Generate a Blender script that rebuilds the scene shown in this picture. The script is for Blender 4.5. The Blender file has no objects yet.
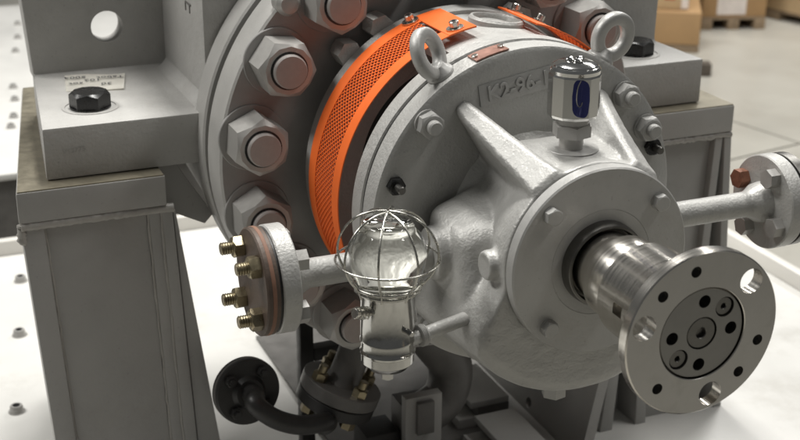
import bpy, bmesh, math, random
from mathutils import Matrix, Vector
R = math.radians
random.seed(7)
scene = bpy.context.scene
COL = scene.collection

# ------------------------------------------------------------------ camera, light, exposure
yaw, pitch, roll = 0.3976, -0.3720, 0.0067
fw = Vector((math.sin(yaw)*math.cos(pitch), math.cos(yaw)*math.cos(pitch), math.sin(pitch)))
r0 = fw.cross(Vector((0, 0, 1))).normalized(); u0 = r0.cross(fw)
rr = math.cos(roll)*r0 + math.sin(roll)*u0; uu = -math.sin(roll)*r0 + math.cos(roll)*u0
cam_data = bpy.data.cameras.new('camera'); cam = bpy.data.objects.new('camera', cam_data); COL.objects.link(cam)
cam.matrix_world = Matrix(((rr.x, uu.x, -fw.x, -0.6143), (rr.y, uu.y, -fw.y, -0.8067), (rr.z, uu.z, -fw.z, 0.4836), (0, 0, 0, 1)))
cam_data.sensor_width = 36.0; cam_data.lens = 58.63; cam_data.clip_end = 60; cam_data.clip_start = 0.05
cam_data.dof.use_dof = True; cam_data.dof.focus_distance = 1.30; cam_data.dof.aperture_fstop = 9.5
scene.camera = cam

world = bpy.data.worlds.new('World'); scene.world = world; world.use_nodes = True
bg = world.node_tree.nodes['Background']
bg.inputs[0].default_value = (0.985, 1.0, 0.985, 1); bg.inputs[1].default_value = 0.088

def overhead_lamp(loc, sx, sy, power, tilt=(0, 0, 0)):
    d = bpy.data.lights.new('overhead_lamp', 'AREA'); d.shape = 'RECTANGLE'; d.size = sx; d.size_y = sy
    d.energy = power; d.color = (1.0, 0.985, 0.948)
    o = bpy.data.objects.new('overhead_lamp', d); COL.objects.link(o); o.location = loc; o.rotation_euler = tilt
    return o
overhead_lamp((-2.3, 1.55, 2.7), 0.6, 2.0, 88, (0, R(-38), 0))
overhead_lamp((0.25, 1.75, 3.4), 0.45, 2.4, 185)
overhead_lamp((1.9, -0.6, 2.9), 0.35, 1.6, 30, (0, R(22), 0))  # unseen lamp added to light the channel pieces under the pump
overhead_lamp((3.9, 3.9, 3.5), 0.5, 2.6, 190)

scene.view_settings.view_transform = 'Standard'; scene.view_settings.look = 'None'
scene.view_settings.exposure = 0.0; scene.view_settings.gamma = 1.0; scene.view_settings.use_curve_mapping = False

# ------------------------------------------------------------------ materials
def mat(name, col, rough=0.5, metal=0.0, var=0.12, scale=30, bump=0.0, bscale=200, rvar=0.1, stretch=None, spec=0.5,
        speck=None, speck_amt=0.5, coat=0.0, dent=0.0, pits=0.0):
    m = bpy.data.materials.new(name); m.use_nodes = True
    nt = m.node_tree; N = nt.nodes; L = nt.links; b = N['Principled BSDF']
    tc = N.new('ShaderNodeTexCoord'); src = tc.outputs['Object']
    if stretch:
        mp = N.new('ShaderNodeMapping'); mp.inputs['Scale'].default_value = stretch; L.new(src, mp.inputs[0]); src = mp.outputs[0]
    n = N.new('ShaderNodeTexNoise'); n.inputs['Scale'].default_value = scale; n.inputs['Detail'].default_value = 6; n.inputs['Roughness'].default_value = .62
    L.new(src, n.inputs['Vector'])
    r = N.new('ShaderNodeValToRGB'); r.color_ramp.elements[0].position = .28; r.color_ramp.elements[1].position = .72
    c0 = [max(0, c*(1-var)) for c in col]; c1 = [min(1, c*(1+var)) for c in col]
    r.color_ramp.elements[0].color = (*c0, 1); r.color_ramp.elements[1].color = (*c1, 1)
    L.new(n.outputs['Fac'], r.inputs[0]); out = r.outputs[0]
    if speck:
        n3 = N.new('ShaderNodeTexNoise'); n3.inputs['Scale'].default_value = scale*0.6; n3.inputs['Detail'].default_value = 8; n3.inputs['Roughness'].default_value = .7
        L.new(src, n3.inputs['Vector'])
        r3 = N.new('ShaderNodeValToRGB'); r3.color_ramp.elements[0].position = .56; r3.color_ramp.elements[1].position = .68
        r3.color_ramp.elements[0].color = (0, 0, 0, 1); r3.color_ramp.elements[1].color = (speck_amt,)*3+(1,)
        L.new(n3.outputs['Fac'], r3.inputs[0])
        mx = N.new('ShaderNodeMixRGB'); L.new(r3.outputs[0], mx.inputs[0]); L.new(out, mx.inputs[1]); mx.inputs[2].default_value = (*speck, 1)
        out = mx.outputs[0]
    if pits:
        n5 = N.new('ShaderNodeTexNoise'); n5.inputs['Scale'].default_value = 230; n5.inputs['Detail'].default_value = 3; L.new(tc.outputs['Object'], n5.inputs['Vector'])
        r5 = N.new('ShaderNodeValToRGB'); r5.color_ramp.elements[0].position = .66; r5.color_ramp.elements[1].position = .74
        r5.color_ramp.elements[0].color = (0, 0, 0, 1); r5.color_ramp.elements[1].color = (pits,)*3+(1,)
        L.new(n5.outputs['Fac'], r5.inputs[0]); mp5 = N.new('ShaderNodeMixRGB'); L.new(r5.outputs[0], mp5.inputs[0]); L.new(out, mp5.inputs[1]); mp5.inputs[2].default_value = (.11, .10, .09, 1); out = mp5.outputs[0]
    L.new(out, b.inputs['Base Color'])
    b.inputs['Metallic'].default_value = metal; b.inputs['Specular IOR Level'].default_value = spec
    if coat: b.inputs['Coat Weight'].default_value = coat; b.inputs['Coat Roughness'].default_value = .12
    mr = N.new('ShaderNodeMapRange'); mr.inputs['From Min'].default_value = .25; mr.inputs['From Max'].default_value = .75
    mr.inputs['To Min'].default_value = max(.02, rough-rvar); mr.inputs['To Max'].default_value = min(1, rough+rvar)
    L.new(n.outputs['Fac'], mr.inputs['Value']); L.new(mr.outputs[0], b.inputs['Roughness'])
    if bump:
        n2 = N.new('ShaderNodeTexNoise'); n2.inputs['Scale'].default_value = bscale; n2.inputs['Detail'].default_value = 4
        L.new(src, n2.inputs['Vector'])
        h = n2.outputs['Fac']
        if dent:
            n4 = N.new('ShaderNodeTexNoise'); n4.inputs['Scale'].default_value = bscale*.16; n4.inputs['Detail'].default_value = 2
            L.new(src, n4.inputs['Vector'])
            ma = N.new('ShaderNodeMath'); ma.operation = 'MULTIPLY_ADD'; L.new(n4.outputs['Fac'], ma.inputs[0]); ma.inputs[1].default_value = dent; L.new(h, ma.inputs[2]); h = ma.outputs[0]
        bp = N.new('ShaderNodeBump'); bp.inputs['Strength'].default_value = 1.0; bp.inputs['Distance'].default_value = bump
        L.new(h, bp.inputs['Height']); L.new(bp.outputs[0], b.inputs['Normal'])
    return m
M = {}
M['casing'] = mat('grey_primer_casting', (.41, .402, .384), .55, 0, .09, 14, .0007, 240, .08, speck=(.30, .285, .26), speck_amt=.35, dent=2, pits=.22)
M['machined_paint'] = mat('grey_primer_machined', (.40, .392, .374), .45, 0, .08, 22, .0002, 300, .08, speck=(.33, .31, .28), speck_amt=.4, pits=.22)
M['flange_face'] = mat('bare_brownish_primer', (.33, .322, .312), .45, .05, .12, 18, .0001, 300, .1, speck=(.26, .25, .24), speck_amt=.5)
M['silver'] = mat('silver_painted_casting', (.435, .430, .412), .45, .25, .07, 26, .0006, 380, .08, speck=(.355, .348, .332), speck_amt=.45, dent=1.8, pits=.22)
M['silver_flat'] = mat('silver_painted_machined', (.42, .415, .40), .42, .25, .07, 30, .00025, 320, .08, speck=(.38, .36, .33), speck_amt=.35, pits=.22)
M['pedestal'] = mat('grey_primer_plate', (.355, .348, .333), .5, 0, .10, 7, .0002, 260, .08, speck=(.30, .285, .26), speck_amt=.5, pits=.22)
M['weld'] = mat('painted_weld_bead', (.36, .345, .32), .45, 0, .08, 60, .0012, 120, .05)
M['bare_top'] = mat('oiled_bare_steel', (.25, .225, .17), .40, .55, .12, 60, 0, 100, .1, speck=(.20, .175, .13), speck_amt=.5)
M['steel'] = mat('turned_steel', (.70, .67, .62), .20, 1, .06, 9, .00002, 60, .07, (.3, 40, .3))
M['steel_face'] = mat('faced_steel', (.42, .41, .395), .36, 1, .08, 34, .00003, 500, .08, speck=(.33, .32, .30), speck_amt=.5)
M['dark_steel'] = mat('dark_steel', (.17, .165, .155), .38, 1, .14, 70, .0001, 400, .1)
M['plate_steel'] = mat('end_plate_steel', (.25, .245, .235), .40, 1, .10, 40, .00003, 500, .08)
M['nut'] = mat('painted_nut', (.38, .37, .352), .38, .25, .08, 50, .00015, 300, .08, speck=(.31, .295, .28), speck_amt=.5)
M['stud'] = mat('stud_end', (.32, .295, .28), .42, .1, .10, 60, .0001, 300, .08)
M['black'] = mat('black_oxide', (.018, .018, .018), .28, .2, .3, 60, .0001, 300, .08)
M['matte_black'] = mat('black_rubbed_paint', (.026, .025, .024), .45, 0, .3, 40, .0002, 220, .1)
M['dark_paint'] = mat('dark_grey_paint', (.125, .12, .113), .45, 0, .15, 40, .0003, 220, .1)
M['orange'] = mat('orange_enamel', (.82, .152, .028), .42, 0, .05, 30, .0001, 300, .06, spec=.4)
M['yellow_zinc'] = mat('yellow_zinc_plate', (.31, .265, .175), .32, .9, .22, 90, .0001, 400, .1)
M['zinc'] = mat('zinc_plate', (.62, .60, .56), .26, 1, .12, 80, .0001, 400, .08)
M['rust_bolt'] = mat('rusty_bolt', (.20, .085, .05), .6, .3, .3, 180, .0003, 500, .1)
M['rust_plate'] = mat('rusty_blind_plate', (.095, .068, .052), .55, .2, .25, 60, .0003, 260, .12, speck=(.06, .048, .04), speck_amt=.8)
M['gasket'] = mat('brown_gasket', (.22, .115, .075), .7, 0, .2, 90)
M['chrome'] = mat('chrome', (.74, .735, .72), .10, 1, .02, 20, 0, 100, .03)
M['satin_chrome'] = mat('cast_chrome', (.50, .495, .475), .13, 1, .06, 50, .00008, 260, .05)
M['wire'] = mat('cage_wire', (.50, .49, .45), .26, 1, .15, 120)
M['nameplate'] = mat('copper_nameplate', (.36, .20, .16), .4, .6, .15, 80)
M['blue_reflection'] = mat('blue_reflection', (.022, .028, .13), .18, .3, .1, 20)  # colour of the reflection painted on the breather cap
M['white_deck'] = mat('white_painted_deck', (.64, .632, .605), .34, 0, .05, 5, .0001, 150, .08, speck=(.50, .485, .45), speck_amt=.75)
M['deck_lip'] = mat('white_painted_edge', (.62, .60, .56), .4, 0, .05, 8)
M['concrete'] = mat('painted_concrete', (.43, .415, .37), .34, 0, .09, 2.2, .0004, 40, .12, speck=(.35, .335, .295), speck_amt=.8)
M['joint'] = mat('floor_joint', (.25, .235, .21), .8, 0, .1, 20)
M['cardboard'] = mat('cardboard', (.40, .25, .12), .8, 0, .08, 8)
M['pale_board'] = mat('pale_cardboard', (.52, .38, .22), .8, 0, .08, 8)
M['wood'] = mat('pallet_wood', (.27, .20, .13), .75, 0, .2, 14, .0006, 60, .08, (1, 8, 1))
M['dark_wood'] = mat('old_wood', (.09, .075, .06), .8, 0, .3, 14)
M['paper'] = mat('paper', (.82, .80, .74), .7, 0, .03, 30)
M['ink'] = mat('ink', (.05, .05, .055), .7, 0, .1, 30)
M['red_print'] = mat('red_print', (.50, .035, .03), .7, 0, .1, 30)
M['pale_print'] = mat('pale_print', (.72, .66, .62), .7, 0, .1, 30)
g = bpy.data.materials.new('oiler_glass'); g.use_nodes = True; b = g.node_tree.nodes['Principled BSDF']
b.inputs['Transmission Weight'].default_value = 1.0; b.inputs['Roughness'].default_value = .015; b.inputs['IOR'].default_value = 1.48
b.inputs['Base Color'].default_value = (.96, .96, .91, 1); b.inputs['IOR'].default_value = 1.52; M['glass'] = g

# ------------------------------------------------------------------ mesh helpers
def finish(bm, smooth=True, ang=32):
    bmesh.ops.recalc_face_normals(bm, faces=bm.faces[:])
    me = bpy.data.meshes.new('mesh'); bm.to_mesh(me); bm.free()
    if smooth:
        for pl in me.polygons: pl.use_smooth = True
        me.set_sharp_from_angle(angle=R(ang))
    return me
MY = Matrix(((1, 0, 0, 0), (0, 0, 1, 0), (0, -1, 0, 0), (0, 0, 0, 1)))      # local z -> world +Y
MX = Matrix(((0, 0, 1, 0), (1, 0, 0, 0), (0, 1, 0, 0), (0, 0, 0, 1)))       # local z -> world +X
I4 = Matrix.Identity(4)
def T(x, y, z): return Matrix.Translation((x, y, z))
def along(a, b):                                                            # local z from a towards b, origin at a
    a = Vector(a); d = Vector(b)-a
    return Matrix.Translation(a) @ d.to_track_quat('Z', 'Y').to_matrix().to_4x4(), d.length
def lathe(bm, prof, n=48, mtx=I4, a0=0.0, a1=2*math.pi):
    full = abs(a1-a0-2*math.pi) < 1e-6
    k = n if full else n+1; rings = []
    for (r, z) in prof:
        if r < 1e-7: rings.append([bm.verts.new(mtx @ Vector((0, 0, z)))])
        else: rings.append([bm.verts.new(mtx @ Vector((r*math.cos(a0+(a1-a0)*i/n), r*math.sin(a0+(a1-a0)*i/n), z))) for i in range(k)])
    for A, B in zip(rings[:-1], rings[1:]):
        for i in range(n):
            j = (i+1) % k
            if len(A) == 1 and len(B) == 1: continue
            if len(A) == 1: bm.faces.new((A[0], B[i], B[j]))
            elif len(B) == 1: bm.faces.new((A[i], A[j], B[0]))
            else: bm.faces.new((A[i], A[j], B[j], B[i]))
    return rings
def cyl(bm, r, z0, z1, n=32, mtx=I4, c=0.0):
    c2 = c if c else 0
    prof = [(0, z0), (r-c2, z0)] + ([(r, z0+c2), (r, z1-c2)] if c else [(r, z1)]) + ([(r-c2, z1)] if c else []) + [(0, z1)]
    lathe(bm, prof, n, mtx)
def ring(bm, ri, ro, z0, z1, n=64, mtx=I4, c=0.001):
    lathe(bm, [(ri, z0), (ro-c, z0), (ro, z0+c), (ro, z1-c), (ro-c, z1), (ri, z1), (ri, z0)], n, mtx)
def hexp(bm, af, z0, z1, mtx=I4, rot=0.0, c=0.0):                           # hexagon across flats, chamfered top at z1
    ra = af/math.sqrt(3); vs0 = []; 
    P = lambda r, i, z: bm.verts.new(mtx @ Vector((r*math.cos(rot+i*math.pi/3), r*math.sin(rot+i*math.pi/3), z)))
    A = [P(ra, i, z0) for i in range(6)]; B = [P(ra, i, z1-c*1.0) for i in range(6)]
    mid = [bm.verts.new(mtx @ Vector((af/2*math.cos(rot+(i+.5)*math.pi/3), af/2*math.sin(rot+(i+.5)*math.pi/3), z1-c*.15))) for i in range(6)] if c else None
    bm.faces.new(A[::-1])
    if not c:
        for i in range(6): bm.faces.new((A[i], A[(i+1) % 6], B[(i+1) % 6], B[i]))
        bm.faces.new(B); return
    rt = af/2*.93; Cc = []
    for i in range(12):
        a = rot+i*math.pi/6
        Cc.append(bm.verts.new(mtx @ Vector((rt*math.cos(a), rt*math.sin(a), z1))))
    for i in range(6):
        j = (i+1) % 6
        bm.faces.new((A[i], A[j], B[j], mid[i], B[i]))
        bm.faces.new((B[i], mid[i], Cc[2*i+1], Cc[2*i])); bm.faces.new((mid[i], B[j], Cc[(2*i+2) % 12], Cc[2*i+1]))
    bm.faces.new(Cc)
def box(bm, x0, x1, y0, y1, z0, z1, mtx=I4, bev=0.0, seg=2):
    t = bmesh.new()
    vs = [t.verts.new((x, y, z)) for z in (z0, z1) for y in (y0, y1) for x in (x0, x1)]
    for f in ((0, 2, 3, 1), (4, 5, 7, 6), (0, 1, 5, 4), (2, 6, 7, 3), (0, 4, 6, 2), (1, 3, 7, 5)): t.faces.new([vs[i] for i in f])
    if bev: bmesh.ops.bevel(t, geom=t.edges[:], offset=bev, segments=seg, affect='EDGES', profile=.6)
    merge(bm, t, mtx)
def hexa(bm, q, z0, z1, bev=0.0):                                           # four plan corners, extruded in z
    t = bmesh.new(); A = [t.verts.new((x, y, z0)) for x, y in q]; B = [t.verts.new((x, y, z1)) for x, y in q]
    t.faces.new(A[::-1]); t.faces.new(B)
    for i in range(len(q)): t.faces.new((A[i], A[(i+1) % len(q)], B[(i+1) % len(q)], B[i]))
    if bev: bmesh.ops.bevel(t, geom=t.edges[:], offset=bev, segments=2, affect='EDGES', profile=.6)
    merge(bm, t)
def merge(bm, t, mtx=I4):
    mp = {}
    for v in t.verts: mp[v] = bm.verts.new(mtx @ v.co)
    for f in t.faces:
        try: bm.faces.new([mp[v] for v in f.verts])
        except ValueError: pass
    t.free()
def prism(bm, poly, y0, y1, bev=0.0, mtx=I4):                                # polygon in XZ extruded along Y
    t = bmesh.new(); n = len(poly)
    A = [t.verts.new((x, y0, z)) for x, z in poly]; B = [t.verts.new((x, y1, z)) for x, z in poly]
    t.faces.new(A); t.faces.new(B[::-1])
    for i in range(n): t.faces.new((A[i], B[i], B[(i+1) % n], A[(i+1) % n]))
    bmesh.ops.recalc_face_normals(t, faces=t.faces[:])
    if bev: bmesh.ops.bevel(t, geom=t.edges[:], offset=bev, segments=2, affect='EDGES', profile=.6)
    merge(bm, t, mtx)
def tube(bm, pts, rad, n=10, cap=True, closed=False):
    pts = [Vector(p) for p in pts]; rings = []; prev = None; m = len(pts)
    for i, p in enumerate(pts):
        if closed: d = (pts[(i+1) % m]-pts[i-1]).normalized()
        else: d = (pts[min(i+1, m-1)]-pts[max(i-1, 0)]).normalized()
        if prev is None:
            a = d.orthogonal().normalized()
        else:
            a = (prev - d*prev.dot(d)).normalized()
        prev = a; c = d.cross(a); r = rad[i] if isinstance(rad, (list, tuple)) else rad
        rings.append([bm.verts.new(p+a*r*math.cos(2*math.pi*k/n)+c*r*math.sin(2*math.pi*k/n)) for k in range(n)])
    pairs = list(zip(rings[:-1], rings[1:])) + ([(rings[-1], rings[0])] if closed else [])
    for A, B in pairs:
        for k in range(n): bm.faces.new((A[k], A[(k+1) % n], B[(k+1) % n], B[k]))
    if cap and not closed: bm.faces.new(rings[0][::-1]); bm.faces.new(rings[-1])
def torus(bm, R0, r, mtx=I4, n=48, k=10):
    tube_pts = [mtx @ Vector((R0*math.cos(2*math.pi*i/n), R0*math.sin(2*math.pi*i/n), 0)) for i in range(n)]
    tube(bm, tube_pts, r, k, closed=True)
def smooth_path(pts, n=8):                                                  # Catmull-Rom
    P = [Vector(p) for p in pts]; out = []
    for i in range(len(P)-1):
        p0 = P[max(i-1, 0)]; p1 = P[i]; p2 = P[i+1]; p3 = P[min(i+2, len(P)-1)]
        for k in range(n):
            t = k/n; out.append(.5*((2*p1)+(p2-p0)*t+(2*p0-5*p1+4*p2-p3)*t*t+(3*p1-p0-3*p2+p3)*t**3))
    return out+[P[-1]]
WLOC = {}
def put(name, me, material, parent=None, mtx=None):
    """link a mesh as one object; geometry is in world coordinates unless mtx places it"""
    o = bpy.data.objects.new(name, me); COL.objects.link(o)
    if material and not me.materials: me.materials.append(M[material])
    m = mtx.copy() if mtx is not None else I4.copy()
    if parent is not None:
        o.parent = parent; m = Matrix.Translation(-WLOC[parent.name]) @ m
        WLOC[o.name] = Vector((0, 0, 0)) if mtx is None else mtx.translation.copy()
    else: WLOC[o.name] = Vector((0, 0, 0))
    o.matrix_local = m
    return o
def obj(name, bm, material, parent=None, mtx=None, smooth=True, ang=32):
    return put(name, finish(bm, smooth, ang), material, parent, mtx)
def tag(o, label, cat, group=None):
    o['label'] = label; o['category'] = cat
    if group: o['group'] = group
    return o
def thing(name, label, cat, loc, group=None):
    o = bpy.data.objects.new(name, None); COL.objects.link(o); o.location = loc; o.empty_display_size = .05
    WLOC[o.name] = Vector(loc); return tag(o, label, cat, group)
def boolean(me, cutters):
    o = bpy.data.objects.new('tmp', me); COL.objects.link(o); tmp = [o]
    for c in cutters:
        co = bpy.data.objects.new('tmpc', c); COL.objects.link(co); tmp.append(co)
        md = o.modifiers.new('b', 'BOOLEAN'); md.operation = 'DIFFERENCE'; md.object = co; md.solver = 'EXACT'
    dg = bpy.context.evaluated_depsgraph_get(); dg.update()
    new = bpy.data.meshes.new_from_object(o.evaluated_get(dg))
    for t in tmp: bpy.data.objects.remove(t)
    for pl in new.polygons: pl.use_smooth = True
    new.set_sharp_from_angle(angle=R(30))
    return new
def cutter(r, z0, z1, mtx, n=28):
    bm = bmesh.new(); cyl(bm, r, z0, z1, n, mtx); return finish(bm, False)
def text_mesh(body, size, depth, bevel=0.0):
    cu = bpy.data.curves.new('t', 'FONT'); cu.body = body; cu.size = size; cu.extrude = depth; cu.align_x = 'CENTER'; cu.align_y = 'CENTER'
    cu.bevel_depth = bevel; cu.resolution_u = 3
    o = bpy.data.objects.new('t', cu); COL.objects.link(o)
    dg = bpy.context.evaluated_depsgraph_get(); dg.update()
    me = bpy.data.meshes.new_from_object(o.evaluated_get(dg)); bpy.data.objects.remove(o); me.materials.clear()
    return me
def pol(r, deg, y): return Vector((r*math.cos(R(deg)), y, r*math.sin(R(deg))))

# ------------------------------------------------------------------ floor, platforms
FZ = -1.0; DZ = -0.5
bm = bmesh.new(); box(bm, -9, 12, -6, 16, FZ-.10, FZ-.012)
floor = obj('floor', bm, 'joint', smooth=False); floor['kind'] = 'structure'
def slab(poly):
    bm = bmesh.new(); A = [bm.verts.new((x, y, FZ)) for x, y in poly]; B = [bm.verts.new((x, y, FZ-.011)) for x, y in poly]
    bm.faces.new(A); n = len(poly)
    for i in range(n): bm.faces.new((A[i], B[i], B[(i+1) % n], A[(i+1) % n]))
    return obj('floor_slab', bm, 'concrete', floor, smooth=False)
# joints cross near (1.80, 2.0): one runs back to (1.746, 2.245) side, the other towards (1.53, 1.96)
jp = Vector((2.542, 2.87)); d1 = Vector((-.2, .98)).normalized(); d2 = Vector((-.985, -.175)).normalized(); gp = .006
def lin(s, t, o1, o2): return (jp + d1*s + d2*t + Vector((d1.y, -d1.x))*o1 + Vector((-d2.y, d2.x))*o2)[:]
FARD = 9
for sa in (1, -1):
    for sb in (1, -1):
        a = jp + d1*gp*sa*1.0 + d2*gp*sb
        slab([(a)[:], (a+d1*FARD*sa)[:], (a+d1*FARD*sa+d2*FARD*sb)[:], (a+d2*FARD*sb)[:]])

def platform(x0, x1, y0, y1, thick, rivets, label, lips, rname='screw_end'):
    p = thing('white_skid_platform', label, 'platform', ((x0+x1)/2, (y0+y1)/2, FZ), 'white skid platforms')
    bm = bmesh.new(); box(bm, x0, x1, y0, y1, DZ-thick, DZ, bev=.003); obj('deck', bm, 'white_deck', p)
    for (a0, a1, b0, b1) in lips:
        bm = bmesh.new(); box(bm, a0, a1, b0, b1, DZ-thick*.6, DZ+.029, bev=.002); obj('raised_edge', bm, 'deck_lip', p)
    bm = bmesh.new(); cyl(bm, .0125, 0, .002, 20); lathe(bm, [(.0105, .002), (.0095, .010), (.0085, .0115), (0, .0115)], 18); rm = finish(bm)
    bm = bmesh.new(); cyl(bm, .0055, .0112, .0118, 14); hm = finish(bm)
    for (x, y) in rivets:
        s = put(rname, rm, 'nut', p, T(x, y, DZ-.0005)); put('socket', hm, 'black', s, T(x, y, DZ-.0004))
    bm = bmesh.new(); box(bm, x0+.01, x1-.01, y0+.01, y1-.01, FZ, DZ-thick-.001); obj('plinth', bm, 'dark_paint', p)
    return p
platform(-1.7, .905, .30, 1.625, .05, [(-.408, 1.49), (-.44, 1.262), (-.478, 1.0), (-.182, 1.262), (-.69, 1.49), (-.71, 1.26)],
         'white deck with raised edge that the pump and its pedestals stand on',
         [(-1.7, .905, 1.6255, 1.645), (.9055, .925, .30, 1.645)])
platform(-1.9, .42, 2.112, 3.97, .016, [(-.303, 2.47), (-.285, 2.56), (-.262, 2.72), (-.25, 2.85), (-.19, 3.27), (-.16, 3.45), (-.134, 3.65), (-.52, 2.6), (-.5, 3.0)],
         'second white platform with small screws, behind the left pedestal', [])

# ------------------------------------------------------------------ pump root
pump = thing('centrifugal_pump', 'grey and silver painted pump with orange mesh guard and steel coupling hub', 'pump', (0, .72, -.019))

# ---- casing (volute body, rear flange ring, feet, lugs)
bm = bmesh.new()
lathe(bm, [(.10, .618), (.235, .619), (.25, .66), (.254, .70), (.252, .80), (.247, .90), (.225, .98), (.16, 1.03), (0, 1.05)], 96, MY)
casing = obj('volute_casing', bm, 'casing', pump)
bm = bmesh.new(); ring(bm, .235, .2665, .617, .660, 128, MY, .0025); obj('casing_flange', bm, 'machined_paint', casing)
def foot(q):
    bm = bmesh.new(); hexa(bm, q, -.0185, .043, .0035); obj('foot', bm, 'casing', casing)
foot([(-.444, .642), (-.205, .642), (-.205, .915), (-.4165, .915)]); foot([(.205, .642), (.444, .642), (.438, .87), (.205, .87)])
# upper casing neck rising to the nozzle, rounded corners
bm = bmesh.new(); hexa(bm, [(-.2485, .664), (.235, .664), (.235, .93), (-.2485, .93)], .0, .42, .008); obj('casing_neck', bm, 'casing', casing, ang=40)
def fillet(bm, pts_lo, r, nrm):   # quarter-round strip along a line, concave, nrm = (horizontal normal pointing away from wall)
    n = 6; rows = []
    for p in pts_lo:
        row = []
        for i in range(n+1):
            a = math.pi/2*i/n
            row.append(bm.verts.new(Vector(p)+Vector(nrm)*(r*(1-math.sin(a)))+Vector((0, 0, 1))*(r*(1-math.cos(a)))))
        rows.append(row)
    for A, B in zip(rows[:-1], rows[1:]):
        for i in range(n): bm.faces.new((A[i], A[i+1], B[i+1], B[i]))
def lug(pts, y0, y1, hole, fx0, fx1):
    bm = bmesh.new(); prism(bm, pts, y0, y1, .004)
    me = finish(bm)
    me = boolean(me, [cutter(hole[2], y0-.02, y1+.02, T(hole[0], 0, hole[1]) @ MY, 40)]) if hole else me
    l = put('lifting_lug', me, 'casing', casing)
    bm = bmesh.new(); fillet(bm, [(fx0, y0+.0015, .0425), (fx1, y0+.0015, .0425)], .009, (0, -1, 0)); obj('fillet', bm, 'casing', casing)
    return l
lug([(-.4205, .040), (-.235, .040), (-.248, .12), (-.24, .16), (-.24, .33), (-.428, .33), (-.428, .16)], .872, .905, (-.3225, .1015, .0205), -.42, -.245)
lug([(.205, .040), (.434, .040), (.437, .16), (.437, .33), (.225, .33), (.21, .16)], .748, .785, None, .21, .434)
# fillet where the volute runs into the foot top
bm = bmesh.new()
rows = []
for i in range(9):
    y = .662+.21*i/8; row = []
    for k in range(7):
        a = math.pi/2*k/6; rr_ = .018
        row.append(bm.verts.new((-.2475-rr_*(1-math.sin(a)), y, .0425+rr_*(1-math.cos(a)))))
    rows.append(row)
for A, B in zip(rows[:-1], rows[1:]):
    for k in range(6): bm.faces.new((A[k], A[k+1], B[k+1], B[k]))
obj('fillet', bm, 'casing', casing)
# raised foundry mark on the volute
bm = bmesh.new(); box(bm, -.014, .014, 0, .0025, .0035, .0055); box(bm, -.014, -.0115, 0, .0025, -.006, .0034); box(bm, .006, .0085, 0, .0025, -.006, .0034)
obj('foundry_mark', bm, 'dark_paint', casing, T(-.2495, .728, .150) @ Matrix.Rotation(R(-90), 4, 'Z'))
# stamped number on the foot front
me = text_mesh('V13775', .0085, .0002)
put('stamped_number', me, 'pedestal', casing, T(-.410, .6418, .0145) @ Matrix.Rotation(R(-4), 4, 'Y') @ Matrix.Rotation(R(90), 4, 'X'))
# foot bolts
for (x, y, rot) in ((-.377, .712, .75), (.372, .700, .35)):
    bm = bmesh.new(); ring(bm, .030, .0335, 0, .0012, 40, I4, .0004); w = obj('spot_face', bm, 'machined_paint', casing, T(x, y, .0428))
    bm = bmesh.new(); hexp(bm, .0425, 0, .0195, rot=rot, c=.004); cyl(bm, .024, -.001, .0015, 32)
    obj('foot_bolt', bm, 'black', casing, T(x, y, .0435))

# ---- cover flange with studs and nuts
bm = bmesh.new()
lathe(bm, [(.10, .600), (.263, .600), (.266, .597), (.266, .5465), (.2635, .544), (.15, .5441), (.146, .548), (.10, .55)], 128, MY)
cover = obj('cover_flange', bm, 'flange_face', pump)
cover.data.materials.append(M['machined_paint'])
for pl in cover.data.polygons:
    c = pl.center
    if math.hypot(c.x, c.z) > .2632: pl.material_index = 1
bm = bmesh.new(); lathe(bm, [(.10, .601), (.228, .601), (.228, .6165), (.10, .6165)], 96, MY); obj('spacer_ring', bm, 'dark_paint', cover)
def nut_mesh():
    bm = bmesh.new(); hexp(bm, .0575, .001, .046, c=.0065); return finish(bm, ang=25)
NUT = nut_mesh()
bm = bmesh.new(); cyl(bm, .0212, .0455, .0464, 40); NRING = finish(bm)
bm = bmesh.new(); lathe(bm, [(0, .045), (.0188, .045), (.0188, .0515), (.0174, .0530), (0, .0532)], 36); STUD = finish(bm)
bm = bmesh.new(); cyl(bm, .0385, -.002, .0022, 48, c=.0008); WASH = finish(bm)
FLIP = Matrix(((1, 0, 0, 0), (0, 0, -1, 0), (0, 1, 0, 0), (0, 0, 0, 1)))      # local z -> world -Y
for i in range(16):
    a = 125.6-22.5*5+22.5*i
    if not (20 < a % 360 < 250): continue
    P = pol(.2315, a, .544); rot = Matrix.Rotation(random.uniform(0, 1.04), 4, 'Z')
    if abs(a-148.1) < 1: rot = Matrix.Rotation(R(-6), 4, 'Z')
    if abs(a-170.6) < 1: rot = Matrix.Rotation(R(24), 4, 'Z')
    mx_ = T(*P) @ FLIP @ rot
    n = put('flange_nut', NUT, 'nut', cover, mx_)
    w_ = put('washer', WASH, 'flange_face', cover, T(*P) @ FLIP)
    put('nut_recess', NRING, 'black', cover, mx_); put('stud', STUD, 'stud', cover, mx_)
bm = bmesh.new(); lathe(bm, [(.012, 0), (.014, .002), (.014, .02), (.01, .026), (0, .027)], 20)
obj('jacking_screw', bm, 'nut', cover, T(*pol(.262, 134.5, .556)) @ FLIP)
# dark seal chamber inside the bracket
bm = bmesh.new(); lathe(bm, [(.0, .40), (.085, .40), (.092, .41), (.092, .50), (.12, .51), (.125, .58), (.0, .584)], 64, MY); obj('seal_chamber', bm, 'matte_black', pump)

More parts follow.
